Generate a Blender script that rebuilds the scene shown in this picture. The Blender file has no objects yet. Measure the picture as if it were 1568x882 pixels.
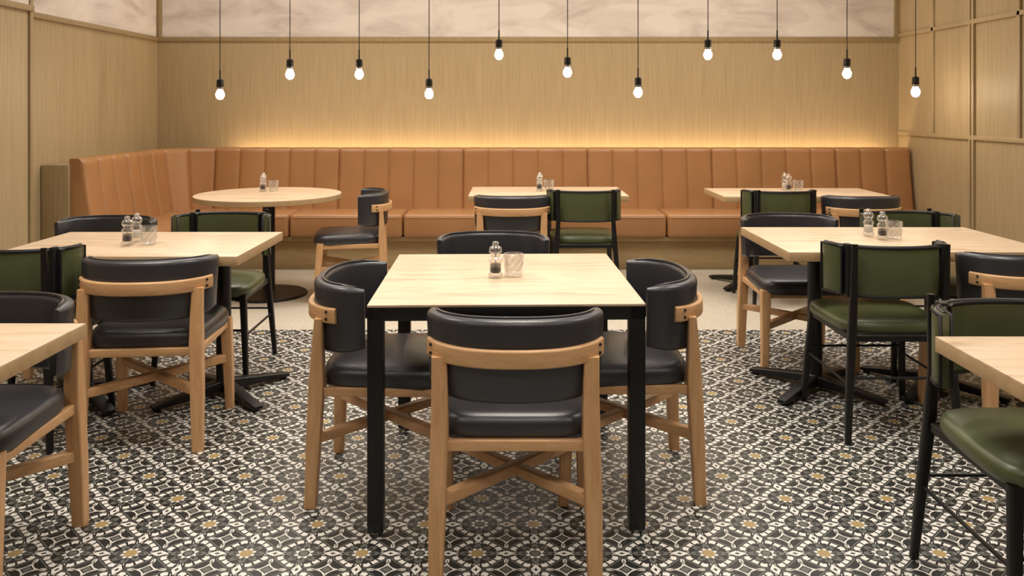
import bpy, bmesh, math, random
from mathutils import Vector, Matrix
random.seed(3)
scene = bpy.context.scene
COL = scene.collection
R = math.radians

# ------------------------------------------------------------------ materials
class NT:
    def __init__(s, name):
        s.mat = bpy.data.materials.new(name); s.mat.use_nodes = True
        s.t = s.mat.node_tree; s.n = s.t.nodes; s.l = s.t.links
        s.b = s.n["Principled BSDF"]
    def put(s, inp, v):
        if v is None: return
        if hasattr(v, "links") or isinstance(v, bpy.types.NodeSocket): s.l.new(v, inp)
        else: inp.default_value = v
    def m(s, op, a, b=None, c=None):
        n = s.n.new("ShaderNodeMath"); n.operation = op
        for i, v in enumerate((a, b, c)): s.put(n.inputs[i], v)
        return n.outputs[0]
    def mix(s, f, A, B):
        n = s.n.new("ShaderNodeMix"); n.data_type = 'RGBA'
        s.put(n.inputs[0], f); s.put(n.inputs[6], A); s.put(n.inputs[7], B)
        return n.outputs[2]
    def coord(s, scale=(1, 1, 1), loc=(0, 0, 0)):
        tc = s.n.new("ShaderNodeTexCoord"); mp = s.n.new("ShaderNodeMapping")
        mp.inputs["Scale"].default_value = scale; mp.inputs["Location"].default_value = loc
        s.l.new(tc.outputs["Object"], mp.inputs["Vector"]); return mp.outputs[0]
    def noise(s, vec, scale=5, detail=4, rough=.5, dist=0):
        n = s.n.new("ShaderNodeTexNoise"); s.l.new(vec, n.inputs["Vector"])
        n.inputs["Scale"].default_value = scale; n.inputs["Detail"].default_value = detail
        n.inputs["Roughness"].default_value = rough; n.inputs["Distortion"].default_value = dist
        return n.outputs["Fac"]
    def ramp(s, fac, stops):
        n = s.n.new("ShaderNodeValToRGB"); s.l.new(fac, n.inputs[0]); e = n.color_ramp.elements
        while len(e) < len(stops): e.new(.5)
        for i, (p, c) in enumerate(stops):
            e[i].position = p; e[i].color = c
        return n.outputs[0]
    def bump(s, h, strength=.2, dist=.01):
        n = s.n.new("ShaderNodeBump"); n.inputs["Strength"].default_value = strength
        n.inputs["Distance"].default_value = dist; s.l.new(h, n.inputs["Height"])
        s.l.new(n.outputs[0], s.b.inputs["Normal"])
    def fin(s, col, rough=.5, metal=0, spec=.5):
        s.put(s.b.inputs["Base Color"], col); s.put(s.b.inputs["Roughness"], rough)
        s.b.inputs["Metallic"].default_value = metal
        s.b.inputs["Specular IOR Level"].default_value = spec
        return s.mat

def lin(r, g, b):
    f = lambda c: (c/255/12.92 if c/255 <= .04045 else ((c/255+.055)/1.055)**2.4)
    return (f(r), f(g), f(b), 1)

def wood(name, c1, c2, scale, rough=.45, ns=3, b=.05):
    k = NT(name); v = k.coord(scale)
    f = k.noise(v, ns, 6, .6, .4)
    col = k.ramp(f, [(.3, c1), (.7, c2)])
    if b: k.bump(f, b, .004)
    return k.fin(col, rough)

def plain(name, c, rough=.5, metal=0, nscale=60, nb=.08, var=.12, spec=.5):
    k = NT(name); v = k.coord(); f = k.noise(v, nscale, 3)
    f2 = k.noise(v, 3, 2)
    dk = tuple(x*(1-var) for x in c[:3])+(1,); lt = tuple(min(1, x*(1+var)) for x in c[:3])+(1,)
    col = k.ramp(f2, [(.3, dk), (.7, lt)])
    k.bump(f, nb, .002); return k.fin(col, rough, metal, spec)

M = {}
M['wall'] = wood("oak_veneer_wall", lin(167, 147, 113), lin(185, 165, 130), (14, 14, .35), .5, 6, 0)
M['trim'] = wood("oak_trim", lin(152, 132, 98), lin(168, 148, 112), (9, 9, .4), .5, 6, 0)
M['plinth'] = wood("oak_plinth", lin(166, 142, 104), lin(182, 158, 118), (1, 9, 9), .5, 6)
M['beech'] = wood("beech_frame", lin(198, 150, 103), lin(220, 176, 128), (14, 14, 1.6), .42, 4)
M['beech_h'] = wood("beech_rail", lin(200, 153, 105), lin(221, 177, 130), (2, 6, 16), .42, 4)
k = NT("maple_tabletop"); v = k.coord((1.0, 8, 8))
f = k.noise(v, 2.0, 6, .62, 1.6); c_a = k.ramp(f, [(.3, lin(186, 158, 126)), (.48, lin(212, 187, 158)), (.7, lin(219, 197, 170))])
M['top'] = k.fin(c_a, .38)
M['top_edge'] = wood("maple_edge", lin(180, 148, 108), lin(198, 168, 126), (1.2, 9, 9), .5, 3, .02)
M['blk_leather'] = plain("black_leather", lin(50, 50, 54), .35, 0, 260, .15, spec=.65)
M['grn_leather'] = plain("green_leather", lin(80, 88, 56), .36, 0, 260, .15, spec=.6)
M['tan_leather'] = plain("tan_leather", lin(168, 122, 80), .36, 0, 220, .12, .07, spec=.6)
M['blk_metal'] = plain("black_metal", lin(22, 21, 21), .42, .2, 100, .05)
M['blk_pipe'] = plain("black_piping", lin(24, 24, 25), .5)
M['brass'] = plain("grey_metal", lin(150, 145, 140), .35, .8)
M['white'] = plain("painted_ceiling", lin(215, 208, 196), .8, 0, 30, .02, .03)
M['back_w'] = plain("painted_wall", lin(170, 158, 140), .8, 0, 30, .02, .03)
M['pepper'] = plain("peppercorns", lin(60, 42, 32), .8, 0, 300, .8, .5)
M['salt'] = plain("salt_grains", lin(225, 220, 210), .8, 0, 300, .8, .1)

def glass(name, lo=.12, hi=.75):
    # thin clear acrylic / crystal: fresnel blend of transparency and reflection
    k = NT(name)
    tr = k.n.new("ShaderNodeBsdfTransparent"); tr.inputs[0].default_value = (.93, .93, .92, 1)
    gl = k.n.new("ShaderNodeBsdfGlossy"); gl.inputs["Roughness"].default_value = .06; gl.inputs[0].default_value = (1, 1, 1, 1)
    df = k.n.new("ShaderNodeBsdfDiffuse"); df.inputs[0].default_value = (.9, .89, .87, 1)
    lw = k.n.new("ShaderNodeLayerWeight"); lw.inputs["Blend"].default_value = .35
    fac = k.m('ADD', lo, k.m('MULTIPLY', lw.outputs["Facing"], hi-lo))
    mx0 = k.n.new("ShaderNodeMixShader"); mx0.inputs[0].default_value = .3
    k.l.new(gl.outputs[0], mx0.inputs[1]); k.l.new(df.outputs[0], mx0.inputs[2])
    mx = k.n.new("ShaderNodeMixShader"); k.l.new(fac, mx.inputs[0])
    k.l.new(tr.outputs[0], mx.inputs[1]); k.l.new(mx0.outputs[0], mx.inputs[2])
    k.l.new(mx.outputs[0], k.n["Material Output"].inputs["Surface"])
    return k.mat
M['glass'] = glass("clear_acrylic")

def emis(name, col, st):
    k = NT(name)
    k.b.inputs["Emission Color"].default_value = col
    k.b.inputs["Emission Strength"].default_value = st
    return k.fin((1, .9, .7, 1), .3)
M['bulb'] = emis("glowing_bulb", (1, .84, .62, 1), 70)
M['led'] = emis("led_strip", (1, .76, .47, 1), 26)

# wallpaper - cloudy watercolour
k = NT("cloud_wallpaper"); v = k.coord((.7, .7, 1.9)); f = k.noise(v, 2.4, 8, .6, .8)
col = k.ramp(f, [(.32, lin(200, 188, 181)), (.45, lin(219, 210, 203)), (.58, lin(232, 224, 218))])
M['paper'] = k.fin(col, .7)

# terrazzo
k = NT("terrazzo"); v = k.coord(); vo = k.n.new("ShaderNodeTexVoronoi"); k.l.new(v, vo.inputs["Vector"])
vo.inputs["Scale"].default_value = 60
sp = k.m('LESS_THAN', vo.outputs["Distance"], .28)
f = k.noise(v, 40, 3)
base = k.ramp(f, [(.3, lin(186, 177, 160)), (.7, lin(203, 195, 179))])
M['terrazzo'] = k.fin(k.mix(k.m('MULTIPLY', sp, .35), base, lin(150, 140, 124)), .4)

# patterned cement tile
k = NT("encaustic_tile")
T = .18
v = k.coord((1/T, 1/T, 1/T), (0.1, .25, 0))
sx = k.n.new("ShaderNodeSeparateXYZ"); k.l.new(v, sx.inputs[0])
px, py = sx.outputs[0], sx.outputs[1]
ax = k.m('ABSOLUTE', k.m('SUBTRACT', k.m('FLOORED_MODULO', px, 1.0), .5))
ay = k.m('ABSOLUTE', k.m('SUBTRACT', k.m('FLOORED_MODULO', py, 1.0), .5))
a = k.m('MAXIMUM', ax, ay); b = k.m('MINIMUM', ax, ay)
def hyp(p, q): return k.m('SQRT', k.m('ADD', k.m('MULTIPLY', p, p), k.m('MULTIPLY', q, q)))
r = hyp(a, b); th = k.m('ARCTAN2', b, a)
c8 = k.m('COSINE', k.m('MULTIPLY', th, 8.0))
ca = k.m('SUBTRACT', .5, a); cb = k.m('SUBTRACT', .5, b)
BLK, WHT, GRY, GLD = lin(36, 36, 35), lin(222, 219, 211), lin(98, 100, 94), lin(162, 138, 90)
lt = lambda p, q: k.m('LESS_THAN', p, q)
gt = lambda p, q: k.m('GREATER_THAN', p, q)
AND = lambda p, q: k.m('MULTIPLY', p, q)
col = k.mix(0.0, BLK, BLK)
# octagon band, straight-sided, broken into white bars
oc = k.m('MAXIMUM', a, k.m('MULTIPLY', k.m('ADD', a, b), .7071))
band = lt(k.m('ABSOLUTE', k.m('SUBTRACT', oc, .372)), .047)
col = k.mix(AND(band, gt(k.m('ABSOLUTE', c8), .38)), col, WHT)
col = k.mix(lt(k.m('ABSOLUTE', k.m('SUBTRACT', oc, .452)), .012), col, GRY)
# leaf pairs reaching the tile edge
dm = k.m('ADD', k.m('MULTIPLY', ca, .7), k.m('MULTIPLY', b, 1.25))
col = k.mix(lt(dm, .15), col, BLK); col = k.mix(lt(dm, .115), col, WHT); col = k.mix(lt(dm, .04), col, BLK)
# second white leaf along the edge toward the corner
e2 = hyp(k.m('MULTIPLY', ca, 2.3), k.m('SUBTRACT', b, .25))
col = k.mix(lt(e2, .11), col, BLK); col = k.mix(lt(e2, .082), col, WHT)
# corner four-point star
sq = k.m('ADD', k.m('SQRT', ca), k.m('SQRT', cb))
col = k.mix(lt(sq, .61), col, BLK); col = k.mix(lt(sq, .55), col, WHT)
col = k.mix(lt(k.m('ADD', ca, cb), .12), col, BLK); col = k.mix(lt(k.m('ADD', ca, cb), .085), col, GRY)
# medallion
r2 = k.m('ADD', .265, k.m('MULTIPLY', c8, .05))
col = k.mix(lt(r, k.m('ADD', r2, .026)), col, BLK)
col = k.mix(lt(r, r2), col, GRY)
col = k.mix(AND(lt(c8, -.6), lt(r, .30)), col, BLK)
wl = AND(gt(c8, .55), AND(gt(r, .165), lt(r, .225)))
col = k.mix(wl, col, BLK)
r3 = k.m('ADD', .14, k.m('MULTIPLY', c8, -.03))
col = k.mix(lt(r, k.m('ADD', r3, .02)), col, BLK); col = k.mix(lt(r, r3), col, WHT)
col = k.mix(lt(r, .10), col, BLK)
chk = k.m('FLOORED_MODULO', k.m('ADD', k.m('FLOOR', px), k.m('FLOOR', py)), 2.0)
cen = k.mix(chk, GRY, GLD)
col = k.mix(lt(r, k.m('ADD', .07, k.m('MULTIPLY', chk, .04))), col, cen)
col = k.mix(k.m('MULTIPLY', gt(a, .494), .7), col, lin(90, 86, 78))
n1 = k.noise(k.coord(), 25, 3)
M['tile'] = k.fin(col, k.m('ADD', .32, k.m('MULTIPLY', n1, .15)))

# ------------------------------------------------------------------ mesh tools
class B:
    """mesh builder with several materials"""
    def __init__(s): s.bm = bmesh.new(); s.mats = []
    def mi(s, key):
        if key not in s.mats: s.mats.append(key)
        return s.mats.index(key)
    def loft(s, rings, key, cap=True, closed=False):
        i = s.mi(key); vs = [[s.bm.verts.new(p) for p in rg] for rg in rings]; n = len(vs[0])
        m = len(vs)
        for j in range(m if closed else m-1):
            A, C = vs[j], vs[(j+1) % m]
            for q in range(n):
                f = s.bm.faces.new((A[q], A[(q+1) % n], C[(q+1) % n], C[q])); f.material_index = i
        if cap and not closed:
            s.bm.faces.new(list(reversed(vs[0]))).material_index = i
            s.bm.faces.new(vs[-1]).material_index = i
    def box(s, x0, x1, y0, y1, z0, z1, key, bev=.0, seg=2):
        i = s.mi(key)
        g = bmesh.ops.create_cube(s.bm, size=1)
        vs = g['verts']
        bmesh.ops.scale(s.bm, vec=(x1-x0, y1-y0, z1-z0), verts=vs)
        bmesh.ops.translate(s.bm, vec=((x0+x1)/2, (y0+y1)/2, (z0+z1)/2), verts=vs)
        fs = set(f for v in vs for f in v.link_faces); 
        for f in fs: f.material_index = i
        if bev > 0:
            es = list(set(e for v in vs for e in v.link_edges))
            rs = bmesh.ops.bevel(s.bm, geom=es, offset=bev, segments=seg, affect='EDGES', profile=.5)
            for f in rs['faces']: f.material_index = i
    def leg(s, pts, key, rad=.006):
        """pts: (x,y,z,hx,hy) vertical-ish member, horizontal rounded-rect rings"""
        rings = []
        for (x, y, z, hx, hy) in pts:
            rings.append([Vector((x+u, y+w, z)) for u, w in rrect(hx, hy, min(rad, hx*.6, hy*.6))])
        s.loft(rings, key)
    def bar(s, p0, p1, hw, hh, key, rad=.004):
        p0, p1 = Vector(p0), Vector(p1); t = (p1-p0).normalized()
        side = t.cross(Vector((0, 0, 1))).normalized(); up = side.cross(t)
        s.loft([[p+side*u+up*w for u, w in rrect(hw, hh, rad)] for p in (p0, p1)], key)
    def tube(s, pts, rd, key, n=8, closed=False):
        pts = [Vector(p) for p in pts]; rings = []; m = len(pts)
        for j, p in enumerate(pts):
            if closed: t = pts[(j+1) % m]-pts[j-1]
            else: t = pts[min(j+1, m-1)]-pts[max(j-1, 0)]
            t.normalize(); ref = Vector((0, 0, 1)) if abs(t.z) < .9 else Vector((0, 1, 0))
            a1 = t.cross(ref).normalized(); a2 = a1.cross(t)
            rr = rd[j] if isinstance(rd, (list, tuple)) else rd
            rings.append([p+(a1*math.cos(2*math.pi*q/n)+a2*math.sin(2*math.pi*q/n))*rr for q in range(n)])
        s.loft(rings, key, closed=closed)
    def lathe(s, prof, key, c=(0, 0, 0), n=24):
        rings = [[Vector((c[0]+rr*math.cos(2*math.pi*q/n), c[1]+rr*math.sin(2*math.pi*q/n), c[2]+z)) for q in range(n)] for rr, z in prof]
        s.loft(rings, key)
    def mesh(s, name, angle=35, flat=False):
        bmesh.ops.recalc_face_normals(s.bm, faces=s.bm.faces)
        me = bpy.data.meshes.new(name); s.bm.to_mesh(me); s.bm.free()
        for kx in s.mats: me.materials.append(M[kx])
        if not flat:
            me.shade_smooth(); me.set_sharp_from_angle(angle=R(angle))
        return me
    def obj(s, name, angle=35, flat=False):
        o = bpy.data.objects.new(name, s.mesh(name, angle, flat)); COL.objects.link(o); return o

def rrect(hx, hy, r, n=3):
    out = []
    for cx, cy, a0 in ((hx-r, hy-r, 0), (-hx+r, hy-r, 90), (-hx+r, -hy+r, 180), (hx-r, -hy+r, 270)):
        for q in range(n+1):
            t = R(a0+90*q/n); out.append((cx+r*math.cos(t), cy+r*math.sin(t)))
    return out

def spawn(name, parts, loc, rot=0):
    e = bpy.data.objects.new(name, None); e.empty_display_size = .1
    e.location = loc; e.rotation_euler = (0, 0, R(rot)); COL.objects.link(e)
    for pn, me in parts:
        o = bpy.data.objects.new(pn, me); COL.objects.link(o); o.parent = e
    return e

# ------------------------------------------------------------------ room
XL, XR, YB, ZC, YF = -3.34, 3.64, 7.75, 3.1, -2.6
XLN, YST = -3.14, 5.38
ZW = 2.037
b_ = B(); b_.box(-3.6, XR+.15, YF-.1, 5.156, -.1, 0, 'tile'); b_.obj("floor")
b_ = B(); b_.box(-3.6, XR+.15, 5.156, YB+.15, -.1, 0, 'terrazzo'); b_.obj("floor_terrazzo")
b_ = B(); b_.box(-3.6, XR+.15, YF-.1, YB+.15, ZC, ZC+.1, 'white'); b_.obj("ceiling")
b_ = B(); b_.box(XL-.15, XR+.15, YB, YB+.15, 0, ZC, 'wall'); b_.obj("wall_back")
b_ = B(); b_.box(XL-.15, XL, YST, YB, 0, ZC, 'wall'); b_.box(XL-.15, XLN, YF, YST, 0, ZC, 'wall'); b_.obj("wall_left")
b_ = B(); b_.box(XR, XR+.15, YF, YB, 0, ZC, 'wall'); b_.obj("wall_right")
b_ = B(); b_.box(XLN-.35, XR+.15, YF-.1, YF, 0, ZC, 'back_w'); b_.obj("wall_front")

# wallpaper + trim
b_ = B(); b_.box(XL+.03, XR-.03, YB-.006, YB, ZW+.02, ZC, 'paper'); b_.obj("wallpaper_panel")
b_ = B(); b_.box(XL, XL+.006, YST+.02, YB-.03, ZW+.02, ZC, 'paper'); b_.obj("wallpaper_panel")
b_ = B(); b_.box(XLN, XLN+.006, YF+.02, YST-.04, ZW+.02, ZC, 'paper'); b_.obj("wallpaper_panel")
n_ = [0]
def trim(*a, key='trim'):
    n_[0] += 1; t = B(); t.box(*a, key, .003); t.obj("trim_%d" % n_[0])
trim(XL, XR, YB-.022, YB, ZW-.02, ZW+.02)
trim(XL+.0, XL+.05, YB-.02, YB, ZW+.02, ZC)
trim(XR-.05, XR, YB-.02, YB, ZW+.02, ZC)
trim(XL, XL+.022, YST, YB-.022, ZW-.02, ZW+.02)
trim(XLN, XLN+.022, YF, YST, ZW-.02, ZW+.02)
trim(XLN, XLN+.014, YST-.035, YST+.0, 0, ZC)
# right wall panelling
for z in (1.155, 2.07, 2.9):
    trim(XR-.018, XR, YF, YB-.02, z-.018, z+.018, key='wall')
for i, y in enumerate([7.105, 6.5, 5.895, 5.29, 4.685, 4.08, 3.475, 2.87, 2.2, 1.5, .8]):
    if i % 3 == 1:
        trim(XR-.02, XR, y-.035, y-.005, 0, ZC, key='wall'); trim(XR-.02, XR, y+.012, y+.042, 0, ZC, key='wall')
    else:
        trim(XR-.018, XR, y-.018, y+.018, 1.173, ZC, key='wall')
b_ = B(); b_.box(XR-.012, XR, YF, 7.1, 0, .1, 'trim', .003); b_.obj("baseboard_right")
b_ = B(); b_.box(XLN, XLN+.012, YF, YST, 0, .1, 'trim', .003); b_.obj("baseboard_left")

# ------------------------------------------------------------------ banquette
YBF = 7.47   # front plane of back cushions
XBF = -3.05
ZT = 1.03
bq = B()
Rc = .38
cx, cy = XBF+Rc, YBF-Rc
path_len = [cy-5.86, Rc*math.pi/2, 3.615-cx]
tot = sum(path_len)
def pth(s_):
    if s_ < path_len[0]: return Vector((XBF, 5.86+s_, 0)), Vector((1, 0, 0))
    s2 = s_-path_len[0]
    if s2 < path_len[1]:
        t = s2/Rc; n = Vector((math.cos(t), -math.sin(t), 0))
        return Vector((cx, cy, 0))-n*Rc, n
    s3 = s2-path_len[1]
    return Vector((cx+s3, YBF, 0)), Vector((0, -1, 0))
nch = round(tot/.225); cw = tot/nch
prof = []  # (offset toward room, z, bulge weight)
for q in range(9):
    t = q/8; prof.append((.085*(1-t)**1.2, .44+t*(ZT-.05-.44), 1))
for q in range(1, 8):
    t = R(90*q/7); prof.append((-.04+.04*math.cos(t), ZT-.04+.04*math.sin(t), 1-.6*q/7))
prof += [(-.09, ZT, .3), (-.1, ZT-.01, 0), (-.1, .44, 0)]
rings = []
SUB = 14
for c in range(nch):
    for q in range(SUB+(1 if c == nch-1 else 0)):
        u = q/SUB; s_ = (c+u)*cw
        p, n = pth(min(s_, tot-1e-4))
        bl = -.014+.022*(max(0, math.sin(math.pi*u)))**.3
        if c % 5 == 3 and q == 0: bl -= .01
        rings.append([p+n*(o+bl*w)+Vector((0, 0, z+(bl*.15 if z > ZT-.06 and w > .2 else 0))) for o, z, w in prof])
bq.loft(rings, 'tan_leather')
def cushion(x0, x1, y0, y1):
    g = .004
    bq.box(x0+g, x1-g, y0+g, y1-g, .285, .485, 'tan_leather', .03, 4)
    if (x1-x0) > .6:
        yy = y0+.001
        bq.tube([(x0+.035, yy+.004, .455), (x1-.035, yy+.004, .455)], .004, 'tan_leather', 6)
xs = [-2.55, -1.9, -.93, .195, 1.32, 2.445, 3.615]
for i in range(len(xs)-1): cushion(xs[i], xs[i+1], 7.0, 7.5)
cushion(-3.1, -2.55, 7.0, 7.5)
cushion(-3.1, -2.55, 5.86, 6.43); cushion(-3.1, -2.55, 6.43, 7.0)
bq.box(-2.66, 3.62, 7.1, 7.55, 0, .25, 'plinth', .003)
bq.box(-3.12, -2.66, 5.9, 7.55, 0, .25, 'plinth', .003)
bq.box(-3.12, 3.62, 7.05, 7.55, .25, .287, 'plinth', .003)
bq.box(-3.12, -2.6, 5.88, 7.1, .25, .287, 'plinth', .003)
bq.box(-3.3, -3.14, 5.9, 7.56, 0, .93, 'plinth', .003)
bq.box(-3.14, 3.62, 7.572, 7.59, 0, 1.0, 'plinth', .003)
bq.box(-3.335, -3.14, 5.83, 5.86, 0, .985, 'trim', .004)
bq.box(-3.335, -3.14, 5.86, 7.4, .955, .985, 'trim', .004)
bq.obj("banquette_bench", 50)
b_ = B(); b_.box(-2.6, 3.5, 7.62, 7.65, .89, .905, 'led', .002); 
b_.box(-2.62, 3.52, 7.59, 7.745, .865, .89, 'plinth', .002); b_.obj("led_strip_light")

# ------------------------------------------------------------------ chair A (beech + black leather)
def arcA(a, rx, ry, y0, ex=.85):
    sn, cs = math.sin(a), math.cos(a)
    return Vector((rx*math.copysign(abs(sn)**ex, sn), y0-ry*max(0, cs)**ex, 0))
def arc_band(bd, fn, a0, a1, n, zlo, zhi, th, key, rad=.02, lean=0, cap_round=True):
    rings = []
    for i in range(n+1):
        t = i/n; a = a0+(a1-a0)*t
        p = fn(a); d = (fn(a+.01)-fn(a-.01)).normalized(); nn = Vector((d.y, -d.x, 0))
        if nn.dot(p-Vector((0, 0, 0))) < 0: nn = -nn
        e = min(t, 1-t)*n
        k_ = 1.0
        if cap_round and e < 3: k_ = [.45, .78, .93][int(e)]
        u = (a/(max(abs(a0), abs(a1))))
        lo, hi = zlo(u), zhi(u); c = (lo+hi)/2; hh = (hi-lo)/2*(.88+.12*k_ if cap_round else 1); h_ = th/2*k_
        rg = []
        for q, w in rrect(h_, hh, min(rad, h_*.95)):
            rg.append(p+nn*(q+lean*(w/hh))+Vector((0, 0, c+w)))
        rings.append(rg)
    bd.loft(rings, key)

def pad(bd, wf, wb, y0, y1, z0, z1, key, ex=5, dome=.012, N=40):
    rings = []
    def outline(ins, z):
        rg = []
        hd = (y1-y0)/2-ins
        for q in range(N):
            t = 2*math.pi*q/N; c, s_ = math.cos(t), math.sin(t)
            X = math.copysign(abs(c)**(2/ex), c); Y = math.copysign(abs(s_)**(2/ex), s_)
            y = (y0+y1)/2+Y*hd; f = (y-y0)/(y1-y0); w = (wb+(wf-wb)*f)/2-ins
            rg.append(Vector((X*w, y, z)))
        return rg
    h = z1-z0
    for ins, z in ((.03, z0), (.008, z0+.004), (0, z0+h*.3), (0, z0+h*.6), (.006, z0+h*.82), (.018, z1-.004), (.035, z1+.001)):
        rings.append(outline(ins, z))
    for ins, q in ((.07, .4), (.12, .75), (.17, .95), (.205, 1)):
        rings.append(outline(ins, z1+dome*q))
    bd.loft(rings, key)

fb = lambda a: arcA(a, .25, .19, -.055, .8)
fr = lambda a: arcA(a, .272, .222, -.062)
def chairA():
    P = []
    l = B()
    for sx_ in (-1, 1):
        l.leg([(sx_*.232, -.245, 0, .021, .020), (sx_*.228, -.236, .22, .025, .024), (sx_*.222, -.226, .43, .026, .026),
               (sx_*.222, -.222, .56, .024, .019), (sx_*.224, -.218, .655, .023, .014)], 'beech')
        l.leg([(sx_*.24, .235, 0, .018, .018), (sx_*.235, .225, .22, .022, .022), (sx_*.228, .21, .425, .025, .024)], 'beech')
    P.append(("legs", l.mesh("chair_legs")))
    x = B()
    x.bar((-.222, -.228, .237), (.228, .222, .237), .017, .018, 'beech_h')
    x.bar((.222, -.228, .235), (-.228, .222, .235), .017, .0165, 'beech_h')
    x.bar((-.2, -.226, .398), (.2, -.226, .398), .012, .016, 'beech_h')
    x.bar((-.2, .21, .398), (.2, .21, .398), .012, .016, 'beech_h')
    x.bar((-.224, -.2, .398), (-.228, .19, .398), .012, .016, 'beech_h')
    x.bar((.224, -.2, .398), (.228, .19, .398), .012, .016, 'beech_h')
    P.append(("stretchers", x.mesh("chair_stretchers")))
    r_ = B()
    arc_band(r_, fr, -R(70), R(70), 28, lambda u: .638+.004*u*u, lambda u: .692+.004*u*u, .022, 'beech_h', .007, 0, False)
    for sx_ in (-1, 1):
        p = fr(sx_*R(62))
        for z in (.657, .682):
            r_.tube([(p.x+sx_*.004, p.y-.006, z), (p.x+sx_*.0092, p.y-.0125, z)], .005, 'blk_pipe', 8)
    P.append(("back_rail", r_.mesh("chair_back_rail")))
    s_ = B(); pad(s_, .51, .46, -.222, .265, .402, .482, 'blk_leather', 5.5)
    P.append(("seat", s_.mesh("chair_seat", 60)))
    c = B()
    hi = lambda u: .772-.004*abs(u)**3
    lo = lambda u: .525+.02*abs(u)**2
    arc_band(c, fb, -R(90), R(90), 36, lo, hi, .046, 'blk_leather', .02, .006)
    fo = lambda a: arcA(a, .264, .204, -.06, .8)
    tp = lambda i, m: m*min(1, .15+.4*min(i, 30-i))
    c.tube([fo(-R(84)+R(168)*i/30)+Vector((0, 0, .745)) for i in range(31)], [tp(i, .006) for i in range(31)], 'blk_leather', 6)
    fi = lambda a: arcA(a, .246, .186, -.055, .8)
    c.tube([fi(-R(84)+R(168)*i/30)+Vector((0, 0, .771-.004*abs(-1+2*i/30)**3)) for i in range(31)], [tp(i, .007) for i in range(31)], 'blk_leather', 6)
    P.append(("backrest", c.mesh("chair_backrest", 60)))
    return P
CA = chairA()

# ------------------------------------------------------------------ chair B (green leather, black frame)
def chairB():
    P = []
    l = B()
    for sx_ in (-1, 1):
        l.leg([(sx_*.232, -.268, 0, .012, .012), (sx_*.218, -.25, .22, .015, .015), (sx_*.2, -.232, .46, .017, .016),
               (sx_*.192, -.228, .6, .015, .012), (sx_*.192, -.242, .82, .011, .009)], 'blk_metal', .008)
        l.leg([(sx_*.235, .245, 0, .012, .012), (sx_*.222, .225, .22, .015, .015), (sx_*.205, .2, .44, .017, .017)], 'blk_metal', .008)
    P.append(("legs", l.mesh("chair_b_legs")))
    x = B()
    for z, rr in ((.235, .006),):
        for sx_ in (-1, 1): x.tube([(sx_*.217, -.248, z), (sx_*.221, .223, z)], rr, 'blk_metal')
        x.tube([(-.217, -.248, z+.03), (.217, -.248, z+.03)], rr, 'blk_metal')
        x.tube([(-.221, .223, z+.03), (.221, .223, z+.03)], rr, 'blk_metal')
    x.bar((-.2, -.226, .425), (.2, -.226, .425), .01, .014, 'blk_metal')
    x.bar((-.2, .2, .425), (.2, .2, .425), .01, .014, 'blk_metal')
    x.bar((-.2, -.21, .425), (-.205, .19, .425), .01, .014, 'blk_metal')
    x.bar((.2, -.21, .425), (.205, .19, .425), .01, .014, 'blk_metal')
    P.append(("frame", x.mesh("chair_b_frame")))
    s_ = B(); pad(s_, .49, .44, -.22, .25, .43, .492, 'grn_leather', 4.5, .014)
    P.append(("seat", s_.mesh("chair_b_seat", 60)))
    c = B()
    f = lambda a: arcA(a, .245, .175, -.055, .9)
    seg = [(-90, -56), (-46, 46), (56, 90)]
    for a0, a1 in seg:
        n = 22 if a1-a0 > 60 else 10
        rings = []
        for i in range(n+1):
            t = i/n; a = R(a0+(a1-a0)*t); p = f(a); d = (f(a+.01)-f(a-.01)).normalized(); nn = Vector((d.y, -d.x, 0))
            if nn.dot(p) < 0: nn = -nn
            e = min(t, 1-t)*n; k_ = .55 if e < .5 else (.85 if e < 1.5 else 1)
            rings.append([p+nn*q+Vector((0, 0, .70+w)) for q, w in rrect(.018*k_, .106, .014*k_)])
        c.loft(rings, 'grn_leather')
        for off in (.016, -.016):
            top, bot = [], []
            for i in range(n+1):
                a = R(a0+(a1-a0)*i/n); p = f(a); d = (f(a+.01)-f(a-.01)).normalized(); nn = Vector((d.y, -d.x, 0))
                if nn.dot(p) < 0: nn = -nn
                top.append(p+nn*off+Vector((0, 0, .802))); bot.append(p+nn*off+Vector((0, 0, .598)))
            c.tube(top+bot[::-1], .0055, 'blk_pipe', 6, closed=True)
    arc_band(c, f, -R(89), R(89), 36, lambda u: .592, lambda u: .81, .014, 'blk_pipe', .005, 0, False)
    for sx_ in (-1, 1):
        p = f(sx_*R(51))
        c.leg([(p.x, p.y-.004, .59, .012, .02), (p.x, p.y-.004, .812, .012, .02)], 'blk_pipe')
    P.append(("backrest", c.mesh("chair_b_backrest", 60)))
    return P
CB = chairB()

A = lambda x, y, rot=0: spawn("black_leather_dining_chair", CA, (x, y, 0), rot)
G = lambda x, y, rot=0: spawn("green_leather_dining_chair", CB, (x, y, 0), rot)
A(.01, 2.645, 0)
A(-.455, 3.10, -90)
A(.415, 3.125, 90)
A(-.09, 3.86, 180)
A(-1.525, 3.56, 5)
A(-2.25, 4.47, 180)
G(-2.09, 3.58, 0)
G(-1.57, 4.38, 180)
A(-1.67, 2.50, 180)
G(1.47, 2.27, 180)
G(1.62, 3.67, 0)
A(2.19, 3.66, 4)
A(1.57, 4.57, 180)
G(2.17, 4.42, 180)
A(-1.19, 6.12, 98)
A(0.0, 5.97, 0)
G(.515, 5.97, 0)
G(1.90, 5.94, 0)
A(2.47, 5.94, 0)

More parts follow.
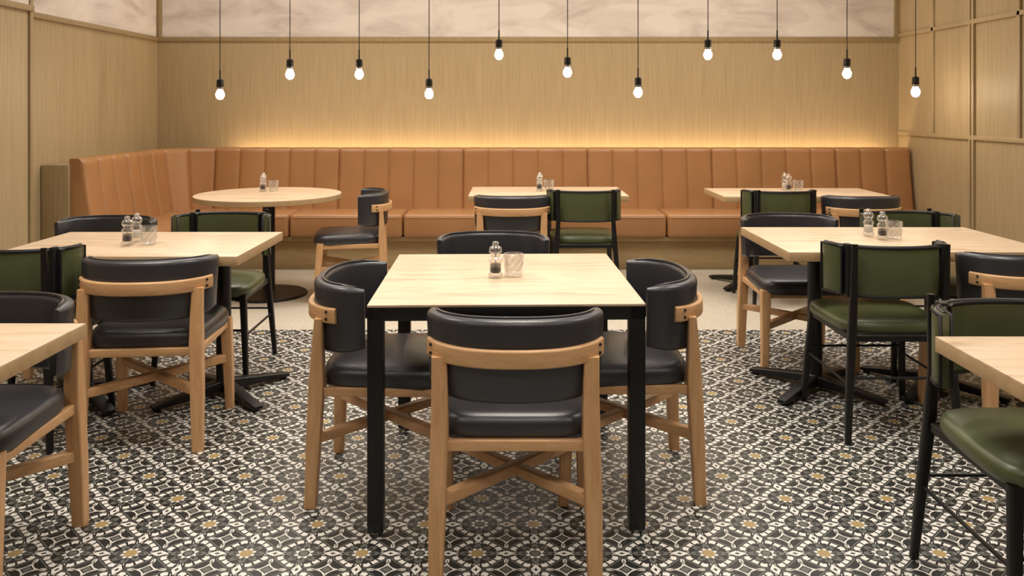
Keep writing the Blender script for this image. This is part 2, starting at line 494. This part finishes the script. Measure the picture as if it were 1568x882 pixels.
# ------------------------------------------------------------------ tables
def slab(bd, x0, x1, y0, y1, z0=.708, z1=.75):
    bd.box(x0, x1, y0, y1, z0, z1-.003, 'top_edge', .002)
    bd.box(x0+.0008, x1-.0008, y0+.0008, y1-.0008, z1-.004, z1, 'top', .001)

def pedestal(bd, x, y, zt=.708):
    bd.lathe([(.05, .045), (.05, .06), (.036, .075), (.034, zt-.05), (.05, zt-.02), (.05, zt-.012)], 'blk_metal', (x, y, 0), 20)
    bd.box(x-.14, x+.14, y-.14, y+.14, zt-.014, zt, 'blk_metal', .002)
    for q in range(4):
        t = R(45+90*q); d = Vector((math.cos(t), math.sin(t), 0)); s_ = Vector((-d.y, d.x, 0)); rings = []
        for rr, hw, z0, z1 in ((.0, .032, .022, .075), (.1, .03, .02, .062), (.25, .026, .012, .042), (.33, .026, .01, .03), (.345, .022, .012, .026)):
            c = Vector((x, y, 0))+d*rr
            rings.append([c+s_*u+Vector((0, 0, (z0+z1)/2+w)) for u, w in rrect(hw, (z1-z0)/2, .006)])
        bd.loft(rings, 'blk_metal')
        bd.lathe([(.016, 0), (.016, .014)], 'blk_metal', (x+d.x*.32, y+d.y*.32, 0), 12)

def rtable(x0, x1, y0, y1, peds):
    cx_, cy_ = (x0+x1)/2, (y0+y1)/2
    t = B(); slab(t, x0-cx_, x1-cx_, y0-cy_, y1-cy_); p = B()
    for (px_, py_) in peds: pedestal(p, px_-cx_, py_-cy_)
    spawn("dining_table", [("tabletop", t.mesh("tabletop")), ("pedestal_base", p.mesh("pedestal_base"))], (cx_, cy_, 0))
rtable(-2.275, -1.18, 3.535, 4.24, [(-1.40, 4.0), (-2.05, 3.95)])
rtable(1.225, 2.42, 3.64, 4.41, [(1.50, 4.08), (2.09, 4.10)])
rtable(-2.42, -1.26, 1.68, 2.438, [(-1.84, 2.0)])
rtable(1.18, 2.36, 1.52, 2.298, [(1.8, 1.86)])
rtable(-.319, .852, 5.98, 6.68, [(.27, 6.38)])
rtable(1.53, 2.76, 5.93, 6.57, [(1.86, 6.47), (2.45, 6.3)])

t = B(); t.lathe([(.52, .712), (.53, .716), (.53, .745)], 'top_edge', n=72); t.lathe([(.5292, .744), (.529, .75)], 'top', n=72)
p = B(); p.lathe([(.28, 0), (.28, .01), (.27, .018), (.08, .03), (.045, .045), (.045, .68), (.09, .69), (.09, .712)], 'blk_metal', n=48)
spawn("round_dining_table", [("tabletop", t.mesh("round_top")), ("pedestal_base", p.mesh("round_base"))], (-1.81, 6.13, 0))

t = B()
W, D = .452, .465
t.box(-W, W, -D, D, .742, .75, 'top', .0015)
fm = B()
for y in (-D+.012, D-.012): fm.box(-W, W, y-.012, y+.012, .698, .742, 'blk_metal', .002)
for x in (-W+.012, W-.012): fm.box(x-.012, x+.012, -D, D, .698, .742, 'blk_metal', .002)
for sx_ in (-1, 1):
    for sy_ in (-1, 1):
        x, y = sx_*(W-.026), sy_*(D-.026)
        fm.box(x-.026, x+.026, y-.026, y+.026, .012, .742, 'blk_metal', .003)
        fm.lathe([(.018, 0), (.018, .013)], 'brass', (x, y, 0), 12)
spawn("square_dining_table", [("tabletop", t.mesh("sq_top")), ("frame", fm.mesh("sq_frame"))], (-.028, 3.135, 0), 1.4)

# ------------------------------------------------------------------ tabletop items
def mill(core):
    g = B()
    g.lathe([(.024, 0), (.0265, .004), (.0265, .016), (.022, .022), (.0225, .06), (.025, .066), (.025, .074), (.018, .08),
             (.017, .088), (.0235, .096), (.025, .104), (.021, .115), (.011, .121), (.010, .124), (.013, .129), (.010, .135), (.003, .137)], 'glass', n=20)
    c = B(); c.lathe([(.016, .02), (.0195, .024), (.0195, .05), (.017, .054)], core, n=16)
    c.lathe([(.002, .056), (.002, .118)], 'brass', n=8)
    return [("body", g.mesh("mill_body", 40)), ("filling", c.mesh("mill_fill", 40))]
MP, MS = mill('pepper'), mill('salt')
g = B(); n = 16; rings = []
for j, (rr, z) in enumerate([(.026, 0), (.031, .004), (.033, .02), (.0345, .036), (.036, .052), (.037, .068), (.038, .08), (.038, .086), (.035, .086), (.034, .07), (.032, .03), (.029, .014), (.01, .012)]):
    rings.append([Vector(((rr+(.0030 if ((q+j) % 2 and 0 < j < 7) else 0))*math.cos(2*math.pi*q/n), (rr+(.0030 if ((q+j) % 2 and 0 < j < 7) else 0))*math.sin(2*math.pi*q/n), z)) for q in range(n)])
g.loft(rings, 'glass'); GT = [("glass_body", g.mesh("tumbler", flat=True))]
def setting(xm, ym, xg, yg, salt=None):
    spawn("pepper_mill", MP, (xm, ym, .7503))
    spawn("crystal_glass_tumbler", GT, (xg, yg, .7503), random.uniform(0, 40))
    if salt: spawn("salt_mill", MS, (salt[0], salt[1], .7503))
setting(-.062, 3.09, .005, 3.12)
setting(-1.785, 3.82, -1.70, 3.85, (-1.79, 3.93))
setting(1.795, 3.99, 1.865, 4.02, (1.775, 4.1))
setting(-1.90, 6.28, -1.825, 6.3, (-1.93, 6.40))
setting(.21, 6.33, .285, 6.35, (.22, 6.45))
setting(2.11, 6.28, 2.19, 6.3, (2.12, 6.40))

# ------------------------------------------------------------------ pendants
YP = 6.7
for px_, py_ in ((337, 145), (444, 114), (550, 114), (657, 144), (764, 84), (869, 111), (977, 142), (1084, 84), (1190, 84), (1297, 113), (1402, 141)):
    X = (px_-784)/188.2; Z = 1.386-(py_-166)/188.2
    c = B(); c.tube([(0, 0, .12), (0, 0, ZC-Z-.02)], .0035, 'blk_metal', 6)
    c.lathe([(.05, ZC-Z-.025), (.05, ZC-Z)], 'blk_metal', n=20)
    s_ = B(); s_.lathe([(.006, .2), (.006, .13), (.027, .118), (.028, .06), (.026, .055)], 'blk_metal', n=20)
    s_.lathe([(.029, .062), (.029, .046), (.027, .043)], 'brass', n=20)
    u = B(); u.lathe([(.004, -.040), (.019, -.035), (.030, -.020), (.035, 0), (.031, .018), (.021, .034), (.016, .05)], 'bulb', n=20)
    spawn("pendant_lamp", [("cord", c.mesh("cord")), ("socket", s_.mesh("socket")), ("bulb", u.mesh("bulb", 80))], (X, YP, Z))

# ------------------------------------------------------------------ lights
def area(x, y, z, sx_, sy_, pw, col=(1, .93, .845), rot=(0, 0, 0), spread=180):
    ld = bpy.data.lights.new("ceiling_light", 'AREA'); ld.shape = 'RECTANGLE'; ld.size = sx_; ld.size_y = sy_
    ld.energy = pw; ld.color = col; ld.spread = R(spread)
    o = bpy.data.objects.new("ceiling_light", ld); o.location = (x, y, z); o.rotation_euler = rot; COL.objects.link(o)
for x in (-1.8, 0.1, 2.0):
    for y in (.4, 2.9, 5.2):
        area(x, y, ZC-.03, .8, .8, 24 if y > 1 else 20, spread=120)
area(0, 6.6, ZC-.03, 6, .3, 50)

w = bpy.data.worlds.new("World"); scene.world = w; w.use_nodes = True
w.node_tree.nodes["Background"].inputs[0].default_value = (1, .9, .78, 1)
w.node_tree.nodes["Background"].inputs[1].default_value = .3

# ------------------------------------------------------------------ camera
cd = bpy.data.cameras.new("camera"); cam = bpy.data.objects.new("camera", cd); COL.objects.link(cam)
cam.location = (0, 0, 1.386); cam.rotation_euler = (R(90), 0, 0)
cd.sensor_width = 36; cd.lens = 28.95; cd.shift_y = -.1754; cd.clip_start = .05
scene.camera = cam
scene.view_settings.view_transform = 'Standard'
